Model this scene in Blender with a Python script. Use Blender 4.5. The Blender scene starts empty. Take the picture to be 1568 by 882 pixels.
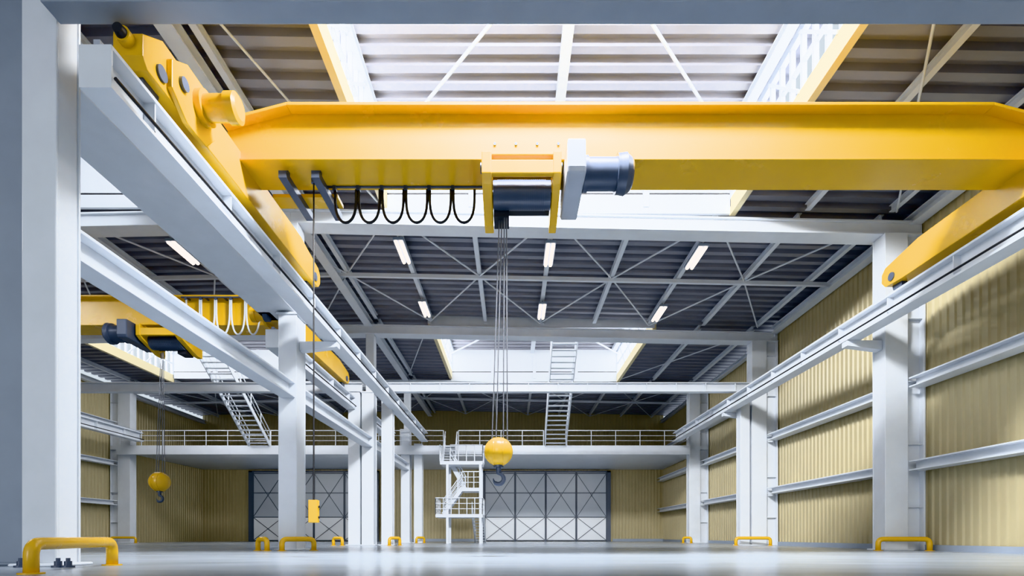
import bpy, bmesh, math, random
from mathutils import Vector, Matrix
random.seed(3)
D=bpy.data; C=bpy.context
COL=C.scene.collection
V=Vector

# ------------------------------------------------------------ materials
def mat(name, col, rough=0.5, metal=0.0, var=0.08, scale=2.0, bump=0.0, bscale=40, spec=0.5, col2=None, emit=None, es=0, stretch=None):
    m=D.materials.new(name); m.use_nodes=True
    nt=m.node_tree; b=nt.nodes['Principled BSDF']
    tc=nt.nodes.new('ShaderNodeTexCoord')
    n=nt.nodes.new('ShaderNodeTexNoise'); n.inputs['Scale'].default_value=scale; n.inputs['Detail'].default_value=6
    src=tc.outputs['Object']
    if stretch:
        mp=nt.nodes.new('ShaderNodeMapping'); mp.inputs['Scale'].default_value=stretch
        nt.links.new(src,mp.inputs['Vector']); src=mp.outputs['Vector']
    nt.links.new(src,n.inputs['Vector'])
    r=nt.nodes.new('ShaderNodeValToRGB')
    c2=col2 or tuple(c*(1-var*2) for c in col)
    r.color_ramp.elements[0].position=0.3; r.color_ramp.elements[1].position=0.65
    r.color_ramp.elements[0].color=(*c2,1); r.color_ramp.elements[1].color=(*col,1)
    nt.links.new(n.outputs['Fac'],r.inputs['Fac'])
    nt.links.new(r.outputs['Color'],b.inputs['Base Color'])
    mr=nt.nodes.new('ShaderNodeMapRange'); mr.inputs['To Min'].default_value=max(0,rough-0.05); mr.inputs['To Max'].default_value=min(1,rough+0.08)
    nt.links.new(n.outputs['Fac'],mr.inputs['Value']); nt.links.new(mr.outputs['Result'],b.inputs['Roughness'])
    b.inputs['Metallic'].default_value=metal
    b.inputs['Specular IOR Level'].default_value=spec
    if bump>0:
        n2=nt.nodes.new('ShaderNodeTexNoise'); n2.inputs['Scale'].default_value=bscale; n2.inputs['Detail'].default_value=5
        nt.links.new(tc.outputs['Object'],n2.inputs['Vector'])
        bp=nt.nodes.new('ShaderNodeBump'); bp.inputs['Strength'].default_value=bump; bp.inputs['Distance'].default_value=0.02
        nt.links.new(n2.outputs['Fac'],bp.inputs['Height']); nt.links.new(bp.outputs['Normal'],b.inputs['Normal'])
    if emit:
        b.inputs['Emission Color'].default_value=(*emit,1); b.inputs['Emission Strength'].default_value=es
    return m
WHITE=mat('white_steel_paint',(0.72,0.76,0.82),0.34,var=0.03,scale=1.6,bump=0.03,bscale=12)
GREYW=mat('pale_grey_steel_paint',(0.30,0.35,0.43),0.4,var=0.04,scale=1.5)
YEL=mat('crane_yellow_paint',(0.72,0.425,0.022),0.24,var=0.025,scale=1.2,bump=0.03,bscale=10,spec=.6)
CREAM=mat('cream_bounce_tint',(0.78,0.68,0.42),0.4,var=0.03)  # rooflight rim: warm bounced light put into the base colour
WALL=mat('ochre_cladding',(0.46,0.40,0.245),0.42,var=0.04,scale=0.8)
DECK=mat('galvanised_roof_deck',(0.27,0.275,0.32),0.34,metal=0.3,var=0.06,scale=0.9)
DARK=mat('dark_rubber',(0.02,0.02,0.025),0.5,var=0.1)
STEEL=mat('machine_grey_blue',(0.08,0.10,0.15),0.32,metal=0.15,var=0.05,scale=3)
LGREY=mat('light_machine_grey',(0.42,0.46,0.54),0.38,var=0.04)
ROPE=mat('wire_rope',(0.16,0.17,0.20),0.45,metal=0.5,var=0.1,scale=30)
GATE=mat('gate_panel_grey',(0.44,0.49,0.56),0.35,var=0.03,scale=0.5)
GATEL=mat('gate_glazing',(0.80,0.84,0.89),0.3,var=0.03,scale=0.5)
GATEF=mat('gate_frame_dark',(0.10,0.12,0.16),0.4,var=0.05)
LAMP=mat('lamp_diffuser',(1,0.95,0.9),0.5,emit=(1,0.86,0.76),es=16)
CONC=mat('polished_concrete',(0.35,0.40,0.465),0.22,var=0.1,scale=0.6,bump=0.12,bscale=6,col2=(0.30,0.345,0.405),stretch=(.6,1.6,1))

# ------------------------------------------------------------ mesh builder
class MB:
    def __init__(s): s.bm=bmesh.new(); s.mats=[]
    def mi(s,m):
        if m not in s.mats: s.mats.append(m)
        return s.mats.index(m)
    def face(s,vs,m,smooth=False):
        try: f=s.bm.faces.new(vs)
        except ValueError: return
        f.material_index=s.mi(m); f.smooth=smooth
    def hexa(s,p,m):
        v=[s.bm.verts.new(q) for q in p]
        for a in ((0,3,2,1),(4,5,6,7),(0,1,5,4),(1,2,6,5),(2,3,7,6),(3,0,4,7)): s.face([v[i] for i in a],m)
    def box(s,x0,x1,y0,y1,z0,z1,m):
        s.hexa([(x0,y0,z0),(x1,y0,z0),(x1,y1,z0),(x0,y1,z0),(x0,y0,z1),(x1,y0,z1),(x1,y1,z1),(x0,y1,z1)],m)
    def frame(s,p0,p1):
        d=(V(p1)-V(p0)).normalized(); up=V((0,0,1)) if abs(d.z)<0.98 else V((0,1,0))
        sd=d.cross(up).normalized(); u=sd.cross(d).normalized(); return d,sd,u
    def beam(s,p0,p1,w,h,m,os=0,ou=0):
        d,sd,u=s.frame(p0,p1); a=V(p0)+sd*os+u*ou; b=V(p1)+sd*os+u*ou
        q=[]
        for c in (a,b):
            q.append([c-sd*w/2-u*h/2,c+sd*w/2-u*h/2,c+sd*w/2+u*h/2,c-sd*w/2+u*h/2])
        s.hexa(q[0]+q[1],m)
    def ibeam(s,p0,p1,w,h,m,tf=0.04,tw=0.03):
        s.beam(p0,p1,w,tf,m,0,h/2-tf/2); s.beam(p0,p1,w,tf,m,0,-h/2+tf/2); s.beam(p0,p1,tw,h-2*tf,m)
    def cyl(s,p0,p1,r,m,seg=16,r2=None,caps=True):
        d,sd,u=s.frame(p0,p1); r2=r if r2 is None else r2
        A=[];B=[]
        for i in range(seg):
            t=2*math.pi*i/seg; o=sd*math.cos(t)+u*math.sin(t)
            A.append(s.bm.verts.new(V(p0)+o*r)); B.append(s.bm.verts.new(V(p1)+o*r2))
        for i in range(seg):
            j=(i+1)%seg; s.face([A[i],A[j],B[j],B[i]],m,True)
        if caps:
            A2=[s.bm.verts.new(v.co) for v in A]; B2=[s.bm.verts.new(v.co) for v in B]
            s.face(A2[::-1],m); s.face(B2,m)
    def tube(s,pts,r,m,seg=10,radii=None):
        pts=[V(p) for p in pts]; rings=[]; prev=None
        for i,p in enumerate(pts):
            t=(pts[min(i+1,len(pts)-1)]-pts[max(i-1,0)]).normalized()
            if prev is None:
                a=V((0,0,1)) if abs(t.z)<0.9 else V((1,0,0)); n=t.cross(a).normalized()
            else:
                n=(prev-t*prev.dot(t)).normalized()
            prev=n; b=t.cross(n); rr=radii[i] if radii else r
            rings.append([s.bm.verts.new(p+(n*math.cos(2*math.pi*k/seg)+b*math.sin(2*math.pi*k/seg))*rr) for k in range(seg)])
        for i in range(len(rings)-1):
            for k in range(seg):
                j=(k+1)%seg; s.face([rings[i][k],rings[i][j],rings[i+1][j],rings[i+1][k]],m,True)
        s.face(rings[0][::-1],m); s.face(rings[-1],m)
    def prism(s,prof,axis,a,b,m):
        def P(q,t):
            return {'y':(q[0],t,q[1]),'x':(t,q[0],q[1]),'z':(q[0],q[1],t)}[axis]
        A=[s.bm.verts.new(P(q,a)) for q in prof]; B=[s.bm.verts.new(P(q,b)) for q in prof]
        n=len(prof)
        s.face(A,m); s.face(B[::-1],m)
        for i in range(n):
            j=(i+1)%n; s.face([A[j],A[i],B[i],B[j]],m)
    def sphere(s,c,r,m,sc=(1,1,1),seg=40,rings=24):
        res=bmesh.ops.create_uvsphere(s.bm,u_segments=seg,v_segments=rings,radius=r,matrix=Matrix.Translation(c)@Matrix.Diagonal((*sc,1)))
        k=s.mi(m)
        for v in res['verts']:
            for f in v.link_faces: f.material_index=k; f.smooth=True
    def done(s,name,parent=None,bevel=0):
        bmesh.ops.recalc_face_normals(s.bm,faces=s.bm.faces)
        co=[v.co for v in s.bm.verts]
        c=V(((min(v.x for v in co)+max(v.x for v in co))/2,(min(v.y for v in co)+max(v.y for v in co))/2,min(v.z for v in co)))
        for v in s.bm.verts: v.co-=c
        me=D.meshes.new(name); s.bm.to_mesh(me); s.bm.free()
        for m in s.mats: me.materials.append(m)
        o=D.objects.new(name,me); COL.objects.link(o); o.location=c
        if parent: o.parent=parent; o.location=c-parent.location
        if bevel:
            b=o.modifiers.new('bevel','BEVEL'); b.width=bevel; b.segments=2; b.limit_method='ANGLE'; b.angle_limit=0.7
        return o
def empty(name,loc):
    o=D.objects.new(name,None); COL.objects.link(o); o.location=loc; o.empty_display_size=0.5; return o
def arc_path(pts,rad,n=6):
    pts=[V(p) for p in pts]; out=[pts[0]]
    for i in range(1,len(pts)-1):
        a=(pts[i-1]-pts[i]).normalized(); b=(pts[i+1]-pts[i]).normalized()
        p0=pts[i]+a*rad; p1=pts[i]+b*rad
        for k in range(n+1):
            t=k/n; out.append(p0*(1-t)**2+pts[i]*2*t*(1-t)+p1*t*t)
    out.append(pts[-1]); return out

# ------------------------------------------------------------ shell
XR=14.5; XL=-29.6; YB=50.0; YF=-1.5
def rz(x): return 12.5-0.02*abs(x+7.8)
ROWS=[8.6,18.3,28.3,38.3]

m=MB(); m.box(XL-0.5,XR+0.5,-6,YB+0.6,-0.2,0,CONC); m.done('floor')

def corr_wall(m,axis,fix,a,b,z0,z1,sgn,pitch=0.30,dep=0.05):
    n=int(round((b-a)/pitch)); p=(b-a)/n; pts=[]
    for i in range(n):
        t=a+i*p; pts+=[(t,0),(t+.55*p,0),(t+.68*p,dep),(t+.87*p,dep)]
    pts.append((b,0))
    prev=None
    for t,d in pts:
        q=fix+sgn*d
        lo=(q,t,z0) if axis=='y' else (t,q,z0); hi=(q,t,z1) if axis=='y' else (t,q,z1)
        cur=(m.bm.verts.new(lo),m.bm.verts.new(hi))
        if prev: m.face([prev[0],cur[0],cur[1],prev[1]],WALL)
        prev=cur
m=MB(); corr_wall(m,'y',XR,YF,28.3,0,rz(XR)+.1,-1); corr_wall(m,'y',XR,28.3,YB,0,11.6,-1)
m.done('wall_right')
m=MB(); corr_wall(m,'y',XL,YF,YB,0,11.55,1); m.done('wall_left')
m=MB(); corr_wall(m,'x',YB,XL,XR,0,12.6,-1); m.done('wall_back')
m=MB(); m.box(-12.5,-3.2,YB-.12,YB-.06,0,.25,GREYW); m.box(9.6,XR,YB-.12,YB-.06,0,.25,GREYW); m.done('baseboard_back')
m=MB(); m.box(XR-.12,XR-.06,YF,YB-.2,0,.2,GREYW); m.done('baseboard_right')

def deck(m,x0,x1,y0,y1,zf,pitch=0.6,dep=0.16):
    n=int(round((y1-y0)/pitch)); p=(y1-y0)/n; pts=[]
    for i in range(n):
        t=y0+i*p; pts+=[(t,0),(t+.42*p,0),(t+.52*p,dep),(t+.9*p,dep)]
    pts.append((y1,0)); prev=None
    for t,d in pts:
        cur=(m.bm.verts.new((x0,t,zf(x0)+d)),m.bm.verts.new((x1,t,zf(x1)+d)))
        if prev: m.face([prev[0],prev[1],cur[1],cur[0]],DECK)
        prev=cur
MON=[(-4.5,7.8),(-25.0,-12.4)]
MZ=14.2
m=MB()
for (y0,y1,mon) in ((YF,8.9,False),(8.9,18.5,True),(18.5,28.6,False),(28.6,38.5,True),(38.5,50.3,False)):
    if mon: segs=[(XL-.4,MON[1][0]),(MON[1][1],-7.8),(-7.8,MON[0][0]),(MON[0][1],XR+.4)]
    else: segs=[(XL-.4,-7.8),(-7.8,XR+.4)]
    for a,b in segs: deck(m,a,b,y0,y1,rz)
    if mon:
        for a,b in MON: deck(m,a-.6,b+.6,y0-.3,y1+.3,lambda x:MZ)
m.done('ceiling')

# purlins, bracing
PX=[1.5+2.95*k for k in range(-10,5)]
m=MB()
def inmon(x): return any(a<x<b for a,b in MON)
for x in PX:
    for (y0,y1,mon) in ((YF,8.9,0),(8.9,18.3,1),(18.8,28.3,0),(28.8,38.3,1),(38.8,49.9,0)):
        if mon and inmon(x):
            if abs(((x-1.5)/2.95)%2)<.01: m.ibeam((x,y0,MZ-.14),(x,y1,MZ-.14),.28,.28,WHITE)
            continue
        m.ibeam((x,y0,rz(x)-.12),(x,y1,rz(x)-.12),.18,.24,WHITE,.03,.03)
for yy in (23.3,44.2):
    m.beam((XL+.1,yy,rz(XL)-.34),(-7.8,yy,rz(-7.8)-.34),.14,.16,WHITE)
    m.beam((-7.8,yy,rz(-7.8)-.34),(XR-.1,yy,rz(XR)-.34),.14,.16,WHITE)
for (y0,ym,y1) in ((18.8,23.3,28.3),(38.8,44.2,49.8)):
    for k in range(-9,4,2):
        x=1.5+2.95*k
        for s in (-1,1):
            x2=x+s*2.95
            if x2<XL or x2>XR: continue
            for ye in (y0,y1): m.cyl((x,ym,rz(x)-.28),(x2,ye,rz(x2)-.28),.035,WHITE,6)
m.done('trim_roof_purlins')
m=MB()
for (a,b) in MON:
    c=(a+b)/2-.15
    for (y0,y1) in ((11.2,18.3),(31,38.3)):
        for e in (a,b): m.cyl((c,y0,MZ-.33),(e,y1,MZ-.33),.05,WHITE,8)
for x0,x1 in ((-7.5,-4.7),(7.9,13.4)):
    m.cyl((x0,9.2,rz(x0)-.28),(x1,18.2,rz(x1)-.28),.035,WHITE,6)
    m.cyl((x0,38,rz(x0)-.28),(x1,29,rz(x1)-.28),.035,WHITE,6)
m.done('trim_roof_bracing')

for y in ROWS:
    m=MB()
    for a,b in ((XL+.1,-7.8),(-7.8,XR-.05)):
        za,zb=rz(a)-.75,rz(b)-.75
        d=.7
        m.ibeam((a,y+d/2,za),(b,y+d/2,zb),d,.5,WHITE,.06,.5)
    m.done('roof_beam',bevel=.01)

# monitors (raised rooflight boxes)
wi=1
for (y0,y1) in ((8.9,18.5),(28.6,38.5)):
    for (a,b) in MON:
        m=MB()
        for xe,s in ((a,-1),(b,1)):
            zc=rz(xe)
            m.box(xe-.1,xe+.1,y0,y1,zc-.35,zc+.22,CREAM)
            m.box(xe-.08,xe+.08,y0,y1,MZ-.22,MZ,WHITE)
            n=int((y1-y0)/.55)
            for i in range(n+1):
                yy=y0+.1+i*(y1-y0-.2)/n
                m.box(xe-.06,xe+.06,yy-.05,yy+.05,zc+.2,MZ-.2,WHITE)
            m.box(xe-.05,xe+.05,y0,y1,13.15,13.25,WHITE)
            for i in range(0,n-2,3):
                ya=y0+.1+i*(y1-y0-.2)/n; yb=y0+.1+(i+3)*(y1-y0-.2)/n
                m.beam((xe-s*.12,ya,zc+.2),(xe-s*.12,yb,MZ-.2),.06,.08,WHITE)
        for ye in (y0,y1):
            m.box(a,b,ye-.06,ye+.06,rz(b)-.3,12.55,WHITE)
            m.box(a,b,ye-.03,ye+.03,12.55,12.62,DARK)
            m.box(a,b,ye-.06,ye+.06,12.62,MZ,WHITE)
            for k in range(5):
                xx=a+(b-a)*k/4; m.box(xx-.1,xx+.1,ye-.12,ye+.12,12.1,MZ,WHITE)
        m.done('window_%d'%wi); wi+=1

# ------------------------------------------------------------ columns
def column(xa,xb,ya,yb,z1,bolts=False,stub=None,upper=None,M=None):
    M=M or WHITE
    m=MB()
    t=.05
    m.box(xa,xb,ya,ya+t,0,z1,M); m.box(xa,xb,yb-t,yb,0,z1,M)
    m.box(xa+.02,xb-.02,ya+t,yb-t,0,z1,M)
    m.box(xa-.12,xb+.12,ya-.12,yb+.12,0,.05,M)
    if upper: m.box(upper[0],upper[1],ya+.1,yb-.1,z1,upper[2],M); m.box(xa-.06,xb+.06,ya-.06,yb+.06,z1-.08,z1,M)
    if stub:
        s0,s1,z2=stub
        m.box(s0,s1,ya+.22,ya+.28,0,z2,M); m.box(s1-.06,s1,ya,yb,0,z2,M)
        m.box(s0,s0+.05,ya+.05,yb-.05,0,z2,M)
        zz=1.5
        while zz<z2: m.box(s0,s1,ya+.05,yb-.05,zz,zz+.03,M); zz+=2.2
    if bolts:
        for bx in (xa-.35,xa+.2,xb+.22,xb+.38):
            by=ya-.22
            m.cyl((bx,by,.0),(bx,by,.03),.09,STEEL,16); m.cyl((bx,by,.03),(bx,by,.1),.06,STEEL,6); m.cyl((bx,by,.1),(bx,by,.15),.03,STEEL,10)
    return m.done('steel_column',bevel=.025)
column(-8.08,-7.5,8.6,9.1,11.7,bolts=True)
column(-8.15,-7.5,18.2,19.0,8.3,upper=(-7.95,-7.5,11.5))
column(-8.15,-7.5,28.3,29.0,8.35,upper=(-7.95,-7.5,11.5))
column(-8.15,-7.5,38.3,39.0,8.35,upper=(-7.95,-7.5,11.5))
column(-9.9,-8.3,9.0,9.6,11.6,M=GREYW)
column(-8.9,-8.25,28.35,28.9,8.33)
column(-7.1,-6.5,28.35,28.9,8.33)
column(-7.2,-6.6,38.35,38.9,7.3)
column(12.4,12.92,28.35,28.9,8.33)
for y in (8.6,18.2,28.3,38.3): column(13.0,13.8,y,y+.65,rz(13)-1.0,stub=(13.8,14.42,rz(14)-1.0))
for y in ROWS: column(XL+.75,XL+1.6,y,y+.65,rz(XL)-1.0,stub=(XL+.08,XL+.74,rz(XL)-1.0))

# ------------------------------------------------------------ portal beams
m=MB(); m.ibeam((-7.5,8.49,9.25),(13.0,8.49,9.25),.38,.5,GREYW,.05,.2)
m.done('portal_beam',bevel=.01)
m=MB(); m.ibeam((-7.5,28.45,8.58),(13.0,28.45,8.58),.4,.5,WHITE,.05,.06)
for k in range(12):
    x=-5.5+k*1.6; m.box(x-.02,x+.02,28.26,28.4,8.36,8.8,WHITE)
m.done('portal_beam',bevel=.01)
m=MB(); m.ibeam((XL+1.6,28.45,8.58),(-8.15,28.45,8.58),.4,.5,WHITE,.05,.06); m.done('portal_beam')

# ------------------------------------------------------------ runways
def runway(x,y0,y1,side,cols):
    m=MB()
    m.ibeam((x,y0,7.72),(x,y1,7.72),.5,.66,WHITE,.06,.05)
    m.beam((x,y0,8.10),(x,y1,8.10),.10,.11,LGREY)
    m.beam((x,y0,8.065),(x,y1,8.065),.2,.03,LGREY)
    m.cyl((x-side*.29,y0,7.55),(x-side*.29,y1,7.55),.03,DARK,6)
    yy=y0+1
    while yy<y1:
        m.box(x-.22,x+.22,yy-.015,yy+.015,7.44,8.0,WHITE); yy+=2.45
    m.box(x-.25,x+.25,y0-.03,y0,7.39,8.05,WHITE)
    m.done('crane_runway_beam')
    for y in cols:
        m=MB()
        e={1:13.0,-1:-7.5}[side] if x>-8 else (-8.15 if side==1 else XL+1.6)
        a,b=(x-side*.22),e
        m.prism([(a,7.38),(b,7.38),(b,7.05),(a,7.2)],'y',y+.15,y+.45,WHITE)
        m.done('runway_bracket')
runway(12.0,8.05,38.2,1,(8.6,18.2,28.9))
runway(-6.4,8.05,38.2,-1,(18.3,))
runway(-8.75,19.1,38.2,-1,())
runway(-27.2,8.5,38.2,-1,(8.6,18.3,28.3))
m=MB(); m.box(-8.95,-7.6,9.1,19.05,8.36,8.46,WHITE)
m.box(-8.95,-8.9,9.1,19.05,8.46,8.9,WHITE); m.box(-7.65,-7.6,9.1,19.05,8.46,8.9,WHITE)
for i in range(9): m.box(-8.9,-7.65,9.9+i*1.1,9.95+i*1.1,8.46,8.85,WHITE)
m.done('longitudinal_box_beam',bevel=.015)
for i,(a,b) in enumerate(((9.15,18.2),(19.0,28.3),(29,38.3))):
    m=MB(); m.ibeam((-7.8,a,5.6),(-7.8,b,5.6),.5,.55,WHITE,.06,.05); m.done('tie_beam',bevel=.01)
for z in (2.95,5.85):
    m=MB()
    for a,b in ((-1.5,8.6),(9.25,18.2),(18.85,28.3),(28.95,38.3),(38.95,49.8)): m.ibeam((14.1,a,z),(14.1,b,z),.55,.34,WHITE,.04,.04)
    m.done('wall_girt')
m=MB()
for a,b in ((28.95,38.3),(38.95,49.8)): m.ibeam((14.1,a,8.5),(14.1,b,8.5),.55,.34,WHITE,.04,.04)
m.done('wall_girt')
for z in (2.95,5.85,8.7):
    m=MB()
    for a,b in ((9.25,18.2),(18.95,28.3),(28.95,38.3)): m.ibeam((XL+.4,a,z),(XL+.4,b,z),.55,.34,WHITE,.04,.04)
    m.done('wall_girt')
m=MB(); m.ibeam((14.2,YF,rz(14.2)-.42),(14.2,28.3,rz(14.2)-.42),.4,.34,WHITE); m.ibeam((14.25,28.3,11.4),(14.25,YB-.2,11.4),.3,.25,WHITE); m.done('eaves_beam')
m=MB(); m.ibeam((XL+.3,YF,11.35),(XL+.3,YB-.2,11.35),.4,.3,WHITE); m.done('eaves_beam')
m=MB(); m.ibeam((-7.8,YF,rz(-7.8)-.42),(-7.8,YB-.2,rz(-7.8)-.42),.4,.34,WHITE); m.done('valley_beam')

# ------------------------------------------------------------ gates
def gate(name,xa,xb,n,h=6.55):
    m=MB(); y=49.6; w=(xb-xa)/n
    m.box(xa-.35,xa,y-.15,y+.2,0,h+.15,GATEF); m.box(xb,xb+.35,y-.15,y+.2,0,h+.15,GATEF); m.box(xa-.35,xb+.35,y-.15,y+.2,h,h+.15,GATEF)
    for i in range(n):
        a=xa+i*w+.04; b=a+w-.08
        m.box(a,b,y,y+.06,0.05,2.3,GATEL); m.box(a,b,y,y+.06,2.3,4.6,GATE); m.box(a,b,y,y+.06,4.6,h,GATE)
        for x in (a,b): m.box(x-.05,x+.05,y-.06,y+.06,0,h,GATEF)
        for z in (.1,2.3,4.6,h-.1): m.box(a,b,y-.04,y,z-.04,z+.04,GATEF)
        for z0,z1 in ((.1,2.3),(2.3,h-.1)):
            m.beam((a,y-.04,z0),(b,y-.04,z1),.03,.05,GATEF); m.beam((a,y-.04,z1),(b,y-.04,z0),.03,.05,GATEF)
    m.done(name)
gate('door_1',-2.6,9.0,4); gate('door_2',-24.6,-13.0,4)

# ------------------------------------------------------------ mezzanine
def railing(m,p0,p1,h=1.1,sp=1.5,r=.03,mt=None):
    mt=mt or WHITE
    p0=V(p0);p1=V(p1); L=(p1-p0).length; n=max(1,int(L/sp))
    for i in range(n+1):
        q=p0.lerp(p1,i/n); m.cyl(q,q+V((0,0,h)),r,mt,6)
    for hh in (h,h*.66,h*.33): m.cyl(p0+V((0,0,hh)),p1+V((0,0,hh)),r*(1.2 if hh==h else .8),mt,6)
m=MB()
m.box(XL+.8,12.95,38.0,38.28,6.45,7.1,WHITE); m.box(XL+.15,XR-.15,38.28,49.85,6.85,7.1,WHITE)
railing(m,(XL+1,38.1,7.1),(-5.0,38.1,7.1)); railing(m,(-3.9,38.1,7.1),(2.3,38.1,7.1)); railing(m,(4.0,38.1,7.1),(12.9,38.1,7.1))
m.done('mezzanine')

def stair(name,x,w,y0,z0,y1,z1):
    m=MB(); n=int((z1-z0)/.24)
    for s in (-1,1):
        xx=x+s*w/2
        m.beam((xx,y0,z0),(xx,y1,z1),.06,.28,WHITE)
        m.cyl((xx,y0,z0+1),(xx,y1,z1+1),.035,WHITE,6); m.cyl((xx,y0,z0+.55),(xx,y1,z1+.55),.025,WHITE,6)
        for i in range(0,n+1,4):
            t=i/n; yy=y0+(y1-y0)*t; zz=z0+(z1-z0)*t; m.cyl((xx,yy,zz),(xx,yy,zz+1),.03,WHITE,6)
    for i in range(n):
        t=(i+.5)/n; yy=y0+(y1-y0)*t; zz=z0+(z1-z0)*t
        m.box(x-w/2,x+w/2,yy-.12,yy+.12,zz-.03,zz+.02,WHITE)
    return m.done(name)
stair('roof_access_stair',3.15,1.5,37.9,7.1,30.3,12.6)
stair('roof_access_stair',-18.3,1.5,37.9,7.1,30.3,12.6)

m=MB()
def platform(xa,xb,ya,yb,z): m.box(xa,xb,ya,yb,z-.22,z,WHITE)
platform(-5.2,-2.0,35.5,37.9,2.0); platform(-4.9,-2.0,35.5,37.2,5.6)
for x in (-4.4,-2.15):
    for y in (35.6,37.1):
        m.box(x-.08,x+.08,y-.08,y+.08,0,5.4,WHITE)
railing(m,(-5.2,35.5,2),(-2,35.5,2),sp=.5); railing(m,(-5.2,35.5,2),(-5.2,37.9,2),sp=.6); railing(m,(-2,35.5,2),(-2,37.9,2),sp=.6)
railing(m,(-4.2,35.5,5.6),(-2,35.5,5.6),sp=.5); railing(m,(-2,35.5,5.6),(-2,37.2,5.6),sp=.6); railing(m,(-4.9,35.5,5.6),(-4.9,36.6,5.6),sp=.5)
def flight(p0,p1,w,axis):
    p0=V(p0);p1=V(p1); n=int(abs(p1.z-p0.z)/.2); sd=V((0,w/2,0)) if axis=='x' else V((w/2,0,0))
    for s in (-1,1):
        a=p0+sd*s; b=p1+sd*s
        m.beam(a,b,.06,.26,WHITE)
        for hh in (1.0,.66,.33): m.cyl(a+V((0,0,hh)),b+V((0,0,hh)),.032,WHITE,6)
        for i in range(0,n+1,3):
            q=a.lerp(b,i/n); m.cyl(q,q+V((0,0,1)),.03,WHITE,6)
    for i in range(n):
        q=p0.lerp(p1,(i+.5)/n)
        hx,hy=(.14,w/2) if axis=='x' else (w/2,.14)
        m.box(q.x-hx,q.x+hx,q.y-hy,q.y+hy,q.z-.02,q.z+.02,WHITE)
flight((-4.7,36.1,2.0),(-3.4,36.1,3.8),.8,'x'); flight((-3.3,36.95,3.8),(-4.3,36.95,5.6),.5,'x')
platform(-3.4,-2.2,35.6,37.3,3.8); railing(m,(-3.4,35.6,3.8),(-2.2,35.6,3.8),sp=.4)
flight((-4.42,36.7,5.6),(-4.42,38.0,7.1),.85,'y'); flight((-2.5,41.5,.05),(-2.5,37.9,2.0),.8,'y')
m.done('stair_tower')

# ------------------------------------------------------------ lights fixtures
def area(name,loc,sx,sy,energy,direction,col=(1,1,1)):
    l=D.lights.new(name,'AREA'); l.shape='RECTANGLE'; l.size=sx; l.size_y=sy; l.energy=energy; l.color=col
    o=D.objects.new(name,l); COL.objects.link(o); o.location=loc
    o.rotation_euler=V(direction).to_track_quat('-Z','Y').to_euler(); return o
def fixture(x,y,z):
    m=MB()
    m.box(x-.2,x+.2,y-.85,y+.85,z,z+.1,GREYW)
    for s in (-.1,.1): m.cyl((x+s,y-.8,z-.02),(x+s,y+.8,z-.02),.06,LAMP,10)
    for yy in (y-.6,y+.6): m.cyl((x,yy,z+.1),(x,yy,z+.28),.02,GREYW,6)
    m.done('ceiling_light_fixture')
for y in (21.0,26.3):
    for x in (-4.4,1.5,7.4,-13.2,-19.2,-25):
        fixture(x,y,rz(x)-.5)
for x in (-21,-13,-1,7):
    m=MB(); m.box(x-1.5,x+1.5,38.36,38.5,6.72,6.84,GREYW); m.cyl((x-1.45,38.43,6.68),(x+1.45,38.43,6.68),.05,LAMP,10); m.done('added_fill_strip')  # added glowing strip, tucked out of view behind the mezzanine fascia
    area('gate_fill_light',(x,38.62,6.66),2.8,.12,300,(0,.75,-.45),(1,.96,.9))  # added fill aimed at the gates under the mezzanine

# ------------------------------------------------------------ cranes
def hook_block(par,x,y,zc,ztop,r=.34):
    m=MB()
    m.sphere((x,y,zc),r,YEL)
    for dx in (-.11,.11): m.cyl((x+dx-.01,y,zc),(x+dx+.01,y,zc),math.sqrt(r*r-dx*dx)+.012,YEL,48)
    m.cyl((x,y,zc-r-.03),(x,y,zc-r+.08),.12,STEEL,24)
    m.cyl((x,y,zc-r-.16),(x,y,zc-r),.06,STEEL,12)
    pts=[(x,y,zc-r-.12)]; c=V((x,y,zc-r-.30)); rad=[.055]
    for k in range(15):
        a=math.radians(95-k*20); R=.125
        pts.append(tuple(c+V((math.cos(a)*R,0,math.sin(a)*R)))); rad.append(.04+.016*math.sin(k/14*math.pi) if k<12 else .04-.01*(k-11))
    m.tube(pts,.05,STEEL,10,rad)
    m.done('hook_block',par)
    m=MB()
    for dx,dx2 in ((-.03,-.16),(.03,-.06),(.09,.12),(.14,.22)):
        m.cyl((x+.05+dx,y+(.05 if dx<.05 else -.05),ztop),(x+dx2*.95,y,zc+r*.78),.015,ROPE,6)
    m.done('hoist_ropes',par)
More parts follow.
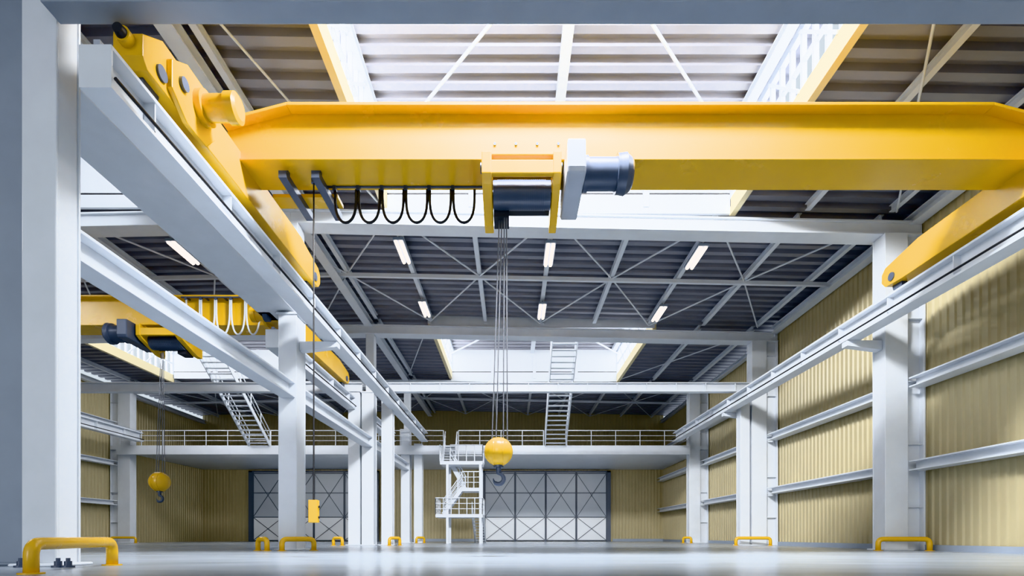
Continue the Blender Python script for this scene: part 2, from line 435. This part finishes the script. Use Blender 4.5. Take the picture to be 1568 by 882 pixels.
def hoist(par,x0,yf,flip,gb):
    s=-1 if flip else 1
    def X(a,b): 
        p,q=x0+s*a,x0+s*b; return (min(p,q),max(p,q))
    m=MB()
    y0,y1=yf-.35,yf+1.2
    prof=[(y0,gb-.02),(y1,gb-.02),(y1,gb-.95),(y1-.35,gb-.95),(y0+.2,gb-.62),(y0,gb-.5)]
    for a,b in ((-.9,-.68),(.68,.86)):
        xa,xb=X(a,b); m.prism(prof,'x',xa,xb,YEL)
    xa,xb=X(-.7,.7)
    m.box(xa,xb,y0+.02,y0+.16,gb-.5,gb-.2,YEL); m.box(xa,xb,y0+.05,y0+.2,gb-.08,gb-.01,YEL)
    m.box(xa,xb,y1-.3,y1-.1,gb-.4,gb-.1,YEL)
    for a in (-.9,.86):
        for yy in (y0+.3,y1-.3):
            xa,xb=X(a-.04,a+.04); m.cyl((xa,yy,gb-.2),(xb,yy,gb-.2),.11,STEEL,16)
    m.done('trolley_frame',par,bevel=.02)
    m=MB(); ym=yf+.35
    xa,xb=X(-.66,.66); m.cyl((xa,ym,gb-.55),(xb,ym,gb-.55),.30,STEEL,40)
    for k in range(26):
        t=-.55+k*.043; q=x0+s*t; m.cyl((q-.012,ym,gb-.55),(q+.012,ym,gb-.55),.312,STEEL,28)
    xa,xb=X(-.66,-.3); m.box(xa,xb,ym+.1,ym+.6,gb-.98,gb-.6,DARK)
    xa,xb=X(-.3,.66); m.box(xa,xb,ym+.25,ym+.45,gb-.75,gb-.62,DARK)
    m.done('rope_drum',par)
    m=MB()
    prof=[(yf-.7,gb+.0),(yf+.9,gb+.0),(yf+1.0,gb-.75),(yf-.65,gb-.72),(yf-.7,gb-.6)]
    xa,xb=X(.95,1.36); m.prism(prof,'x',xa,xb,LGREY if not flip else STEEL)
    m.done('gearbox',par,bevel=.04)
    m=MB(); z=gb-.38; yy=yf-.12
    k=1 if not flip else .72
    def cx(a,b,r,r2=None,mt=STEEL):
        a=1.36+(a-1.36)*k; b=1.36+(b-1.36)*k
        m.cyl((x0+s*a,yy,z),(x0+s*b,yy,z),r,mt,36,r2)
    cx(1.36,1.46,.36); cx(1.46,2.1,.33); cx(2.1,2.16,.40); cx(2.16,2.3,.40,.42); cx(2.3,2.42,.42,.34); cx(2.42,2.46,.34,.28)
    m.done('hoist_motor',par)
def crane(xl,xr,yf,ca,cb,hx,flip,pendant,hookz,festoon,hr=.34):
    par=empty('overhead_crane',(hx,yf,9.0))
    gb=9.0; gt=10.1; yb=yf+.95
    xi,xo=xl+.3,xr-.3
    m=MB()
    prof=[(xi-.35,gb+.02),(xo+.35,gb+.02),(xo+.35,gt-.4),(xo-1.1,gt-.02),(xi+1.1,gt-.02),(xi-.35,gt-.4)]
    m.prism(prof,'y',yf,yb,YEL)
    m.box(xi-.1,xo+.1,yf-.05,yb+.05,gb,gb+.04,YEL)
    t=.07
    pf=[(xi-.35,gt-.42),(xi+1.1,gt-.04),(xo-1.1,gt-.04),(xo+.35,gt-.42)]
    for q0,q1 in ((0,1),(1,2),(2,3)):
        a=pf[q0];b=pf[q1]; m.prism([a,b,(b[0],b[1]+t),(a[0],a[1]+t)],'y',yf-.26,yb+.16,YEL)
    m.done('bridge_girder',par,bevel=.012)
    m=MB(); x=xi+1.1
    while x<xo:
        m.box(x-.07,x+.07,yb+.1,yb+.2,gt+.0,gt+.24,WHITE); x+=1.88
    m.cyl((xi+1,yb+.15,gt+.06),(xo-1,yb+.15,gt+.06),.025,DARK,6)
    for k in range(4): m.cyl((hx-.62+k*.48,yf-.03,gb+.38),(hx-.62+k*.48,yf+.02,gb+.38),.035,STEEL,10)
    m.done('conductor_line',par)
    for xc,s in ((xl,1),(xr,-1)):
        m=MB(); w=.25
        z0,z1=8.36,9.22
        prof=[(ca,z0+.15),(ca,z1-.35),(ca+.5,z1),(cb-1.5,z1),(cb-.15,z1-.22),(cb,z1-.38),(cb,z0+.22),(cb-.15,z0+.05),(cb-.8,z0),(ca+.12,z0)]
        m.prism(prof,'x',xc-w,xc+w,YEL)
        for yy in (ca+.45,cb-.45):
            m.cyl((xc-.08,yy,8.36),(xc+.08,yy,8.36),.2,STEEL,28)
            m.cyl((xc-w-.04,yy,8.6),(xc+w+.04,yy,8.6),.13,STEEL,20)
        for yy in (ca,cb):
            d=-1 if yy==ca else 1
            m.cyl((xc,yy,8.75),(xc,yy+d*.14,8.75),.13,YEL,16)
            m.cyl((xc,yy+d*.14,8.75),(xc,yy+d*.24,8.75),.1,DARK,16,.08)
        xf=xc+s*w; yd=ca+1.35
        def o(v): return xf+s*v
        a,b=sorted((o(0),o(.1)))
        m.prism([(yd-.75,8.5),(yd-.3,8.2),(yd+.3,8.2),(yd+.6,8.55),(yd+.6,9.0),(yd+.3,9.3),(yd-.3,9.3),(yd-.75,9.0)],'x',a,b,YEL)
        m.cyl((o(.1),yd+.15,8.85),(o(.22),yd+.15,8.85),.31,YEL,32)
        m.cyl((o(.22),yd+.15,8.85),(o(.62),yd+.15,8.85),.23,YEL,32)
        m.cyl((o(.62),yd+.15,8.85),(o(.80),yd+.15,8.85),.27,YEL,32,.27); m.cyl((o(.80),yd+.15,8.85),(o(.84),yd+.15,8.85),.27,YEL,32,.2)
        m.cyl((o(.1),yd-.45,8.8),(o(.16),yd-.45,8.8),.12,STEEL,20)
        m.done('end_carriage',par,bevel=.015)
    hoist(par,hx,yf,flip,gb)
    hook_block(par,hx+(-.55 if not flip else -.5),yf+.55,hookz,gb-.9,hr)
    m=MB()
    xa,xb,zt,dz,n,fy,mt=festoon
    for i in range(n):
        a=xa+(xb-xa)*i/n; b=xa+(xb-xa)*(i+1)/n-.06
        pts=[]
        for k in range(17):
            t=k/16; ph=math.pi*t
            pts.append(((a+b)/2-math.cos(ph)*(b-a)/2,fy,zt-dz*(math.sin(ph)**.55)))
        m.tube(pts,.034,mt,8)
        m.box(a-.05,a+.03,fy-.05,fy+.05,zt-.03,zt+.1,STEEL)
    m.beam((xa-.2,fy,zt+.08),(xb+.2,fy,zt+.08),.06,.05,STEEL)
    if fy<yf:
        for k in range(5):
            x=xa+(xb-xa)*k/4; m.box(x-.03,x+.03,fy,yf,zt+.05,zt+.12,STEEL)
    m.done('festoon_cable',par)
    if pendant:
        m=MB()
        for x in (-5.25,-4.5):
            m.box(x-.09,x+.09,yf+.1,yf+1.75,gb-.3,gb-.14,STEEL)
            m.box(x-.05,x+.05,yf+.3,yf+.4,gb-.15,gb+.02,STEEL); 
        m.box(-5.9,-4.3,yf+1.05,yf+1.5,gb-.14,gb-.06,YEL)
        m.cyl((-4.72,yf+.6,gb-.1),(-4.72,yf+.6,1.35),.02,DARK,8)
        m.cyl((-4.72,yf+.6,gb-.1),(-4.72,yf+.6,gb),.06,STEEL,12)
        m.done('pendant_support',par)
        m=MB(); x,y=-4.72,yf+.6
        m.box(x-.11,x+.11,y-.07,y+.07,.82,1.36,YEL)
        m.cyl((x+.115,y,.95),(x+.14,y,.95),.03,DARK,10); m.cyl((x+.115,y,1.2),(x+.14,y,1.2),.03,DARK,10)
        m.done('pendant_control',par,bevel=.015)
crane(-6.4,12.1,11.84,8.7,16.75,.23,False,True,2.5,(-4.3,-.85,8.92,.80,6,12.7,DARK))
crane(-27.2,-8.75,21.1,18.2,27.3,-14.1,True,False,2.75,(-13.0,-10.0,9.95,1.4,5,20.85,WHITE),.40)

# ------------------------------------------------------------ column guards
def guard(p0,p1,r=.085,h=.4):
    m=MB()
    pts=arc_path([(p0[0],p0[1],0),(p0[0],p0[1],h),(p1[0],p1[1],h),(p1[0],p1[1],0)],.17)
    m.tube(pts,r,YEL,16)
    for p in (p0,p1): m.cyl((p[0],p[1],0),(p[0],p[1],.02),r*1.7,YEL,20)
    m.done('pipe_bollard_guard')
guard((-6.35,6.9),(-6.85,8.95))
guard((-7.75,17.6),(-6.9,18.2)); guard((-8.3,17.7),(-8.75,18.0))
guard((14.15,17.7),(12.65,18.05))
guard((13.7,27.7),(12.0,28.0)); guard((12.9,37.6),(12.45,38.0)); guard((-6.5,27.7),(-6.1,28.4)); guard((-9.0,27.7),(-9.6,28.1))
guard((-6.9,37.7),(-6.4,38.1)); guard((-28.9,37.6),(-27.3,37.9))

# ------------------------------------------------------------ lights
w=D.worlds.new('sky'); C.scene.world=w; w.use_nodes=True
bg=w.node_tree.nodes['Background']; bg.inputs['Color'].default_value=(0.82,0.91,1.0,1); bg.inputs['Strength'].default_value=1.6
for (y0,y1,e) in ((8.9,18.5,2400),(28.6,38.5,2600)):
    for (a,b) in MON:
        for xe,s in ((a-.3,1),(b+.3,-1)):
            area('daylight_window',(xe,(y0+y1)/2,13.43),9.4,1.35,e,(s,0,-.12),(.97,.985,1))
area('daylight_window',(.9,9.35,13.4),4.5,1.3,17000,(0,.62,-.78),(.98,.99,1))
area('daylight_window',(1.65,29.1,13.4),11,1.3,1300,(0,.75,-.6),(1,.98,.95))
area('daylight_window',(-18.7,29.1,13.4),11,1.3,1300,(0,.75,-.6),(1,.98,.95))
# added to brighten column fronts: soft low sun entering through the open south end
sl=D.lights.new('fill_sun','SUN'); sl.energy=1.3; sl.angle=math.radians(22); sl.color=(1,.98,.96)
so=D.objects.new('fill_sun',sl); COL.objects.link(so); so.location=(-8,-10,14)
so.rotation_euler=V((.22,.95,-.21)).to_track_quat('-Z','Y').to_euler()
# ------------------------------------------------------------ camera
cam=D.cameras.new('camera'); co=D.objects.new('camera',cam); COL.objects.link(co)
co.location=(0,0,.5); co.rotation_euler=(math.pi/2,0,0)
cam.sensor_width=36; cam.lens=36*800/1568; cam.shift_y=380/1568; cam.clip_start=.05; cam.clip_end=300
C.scene.camera=co
try:
    C.scene.view_settings.view_transform='Khronos PBR Neutral'; C.scene.view_settings.look='None'; C.scene.view_settings.exposure=-0.9
except Exception as e: print(e)
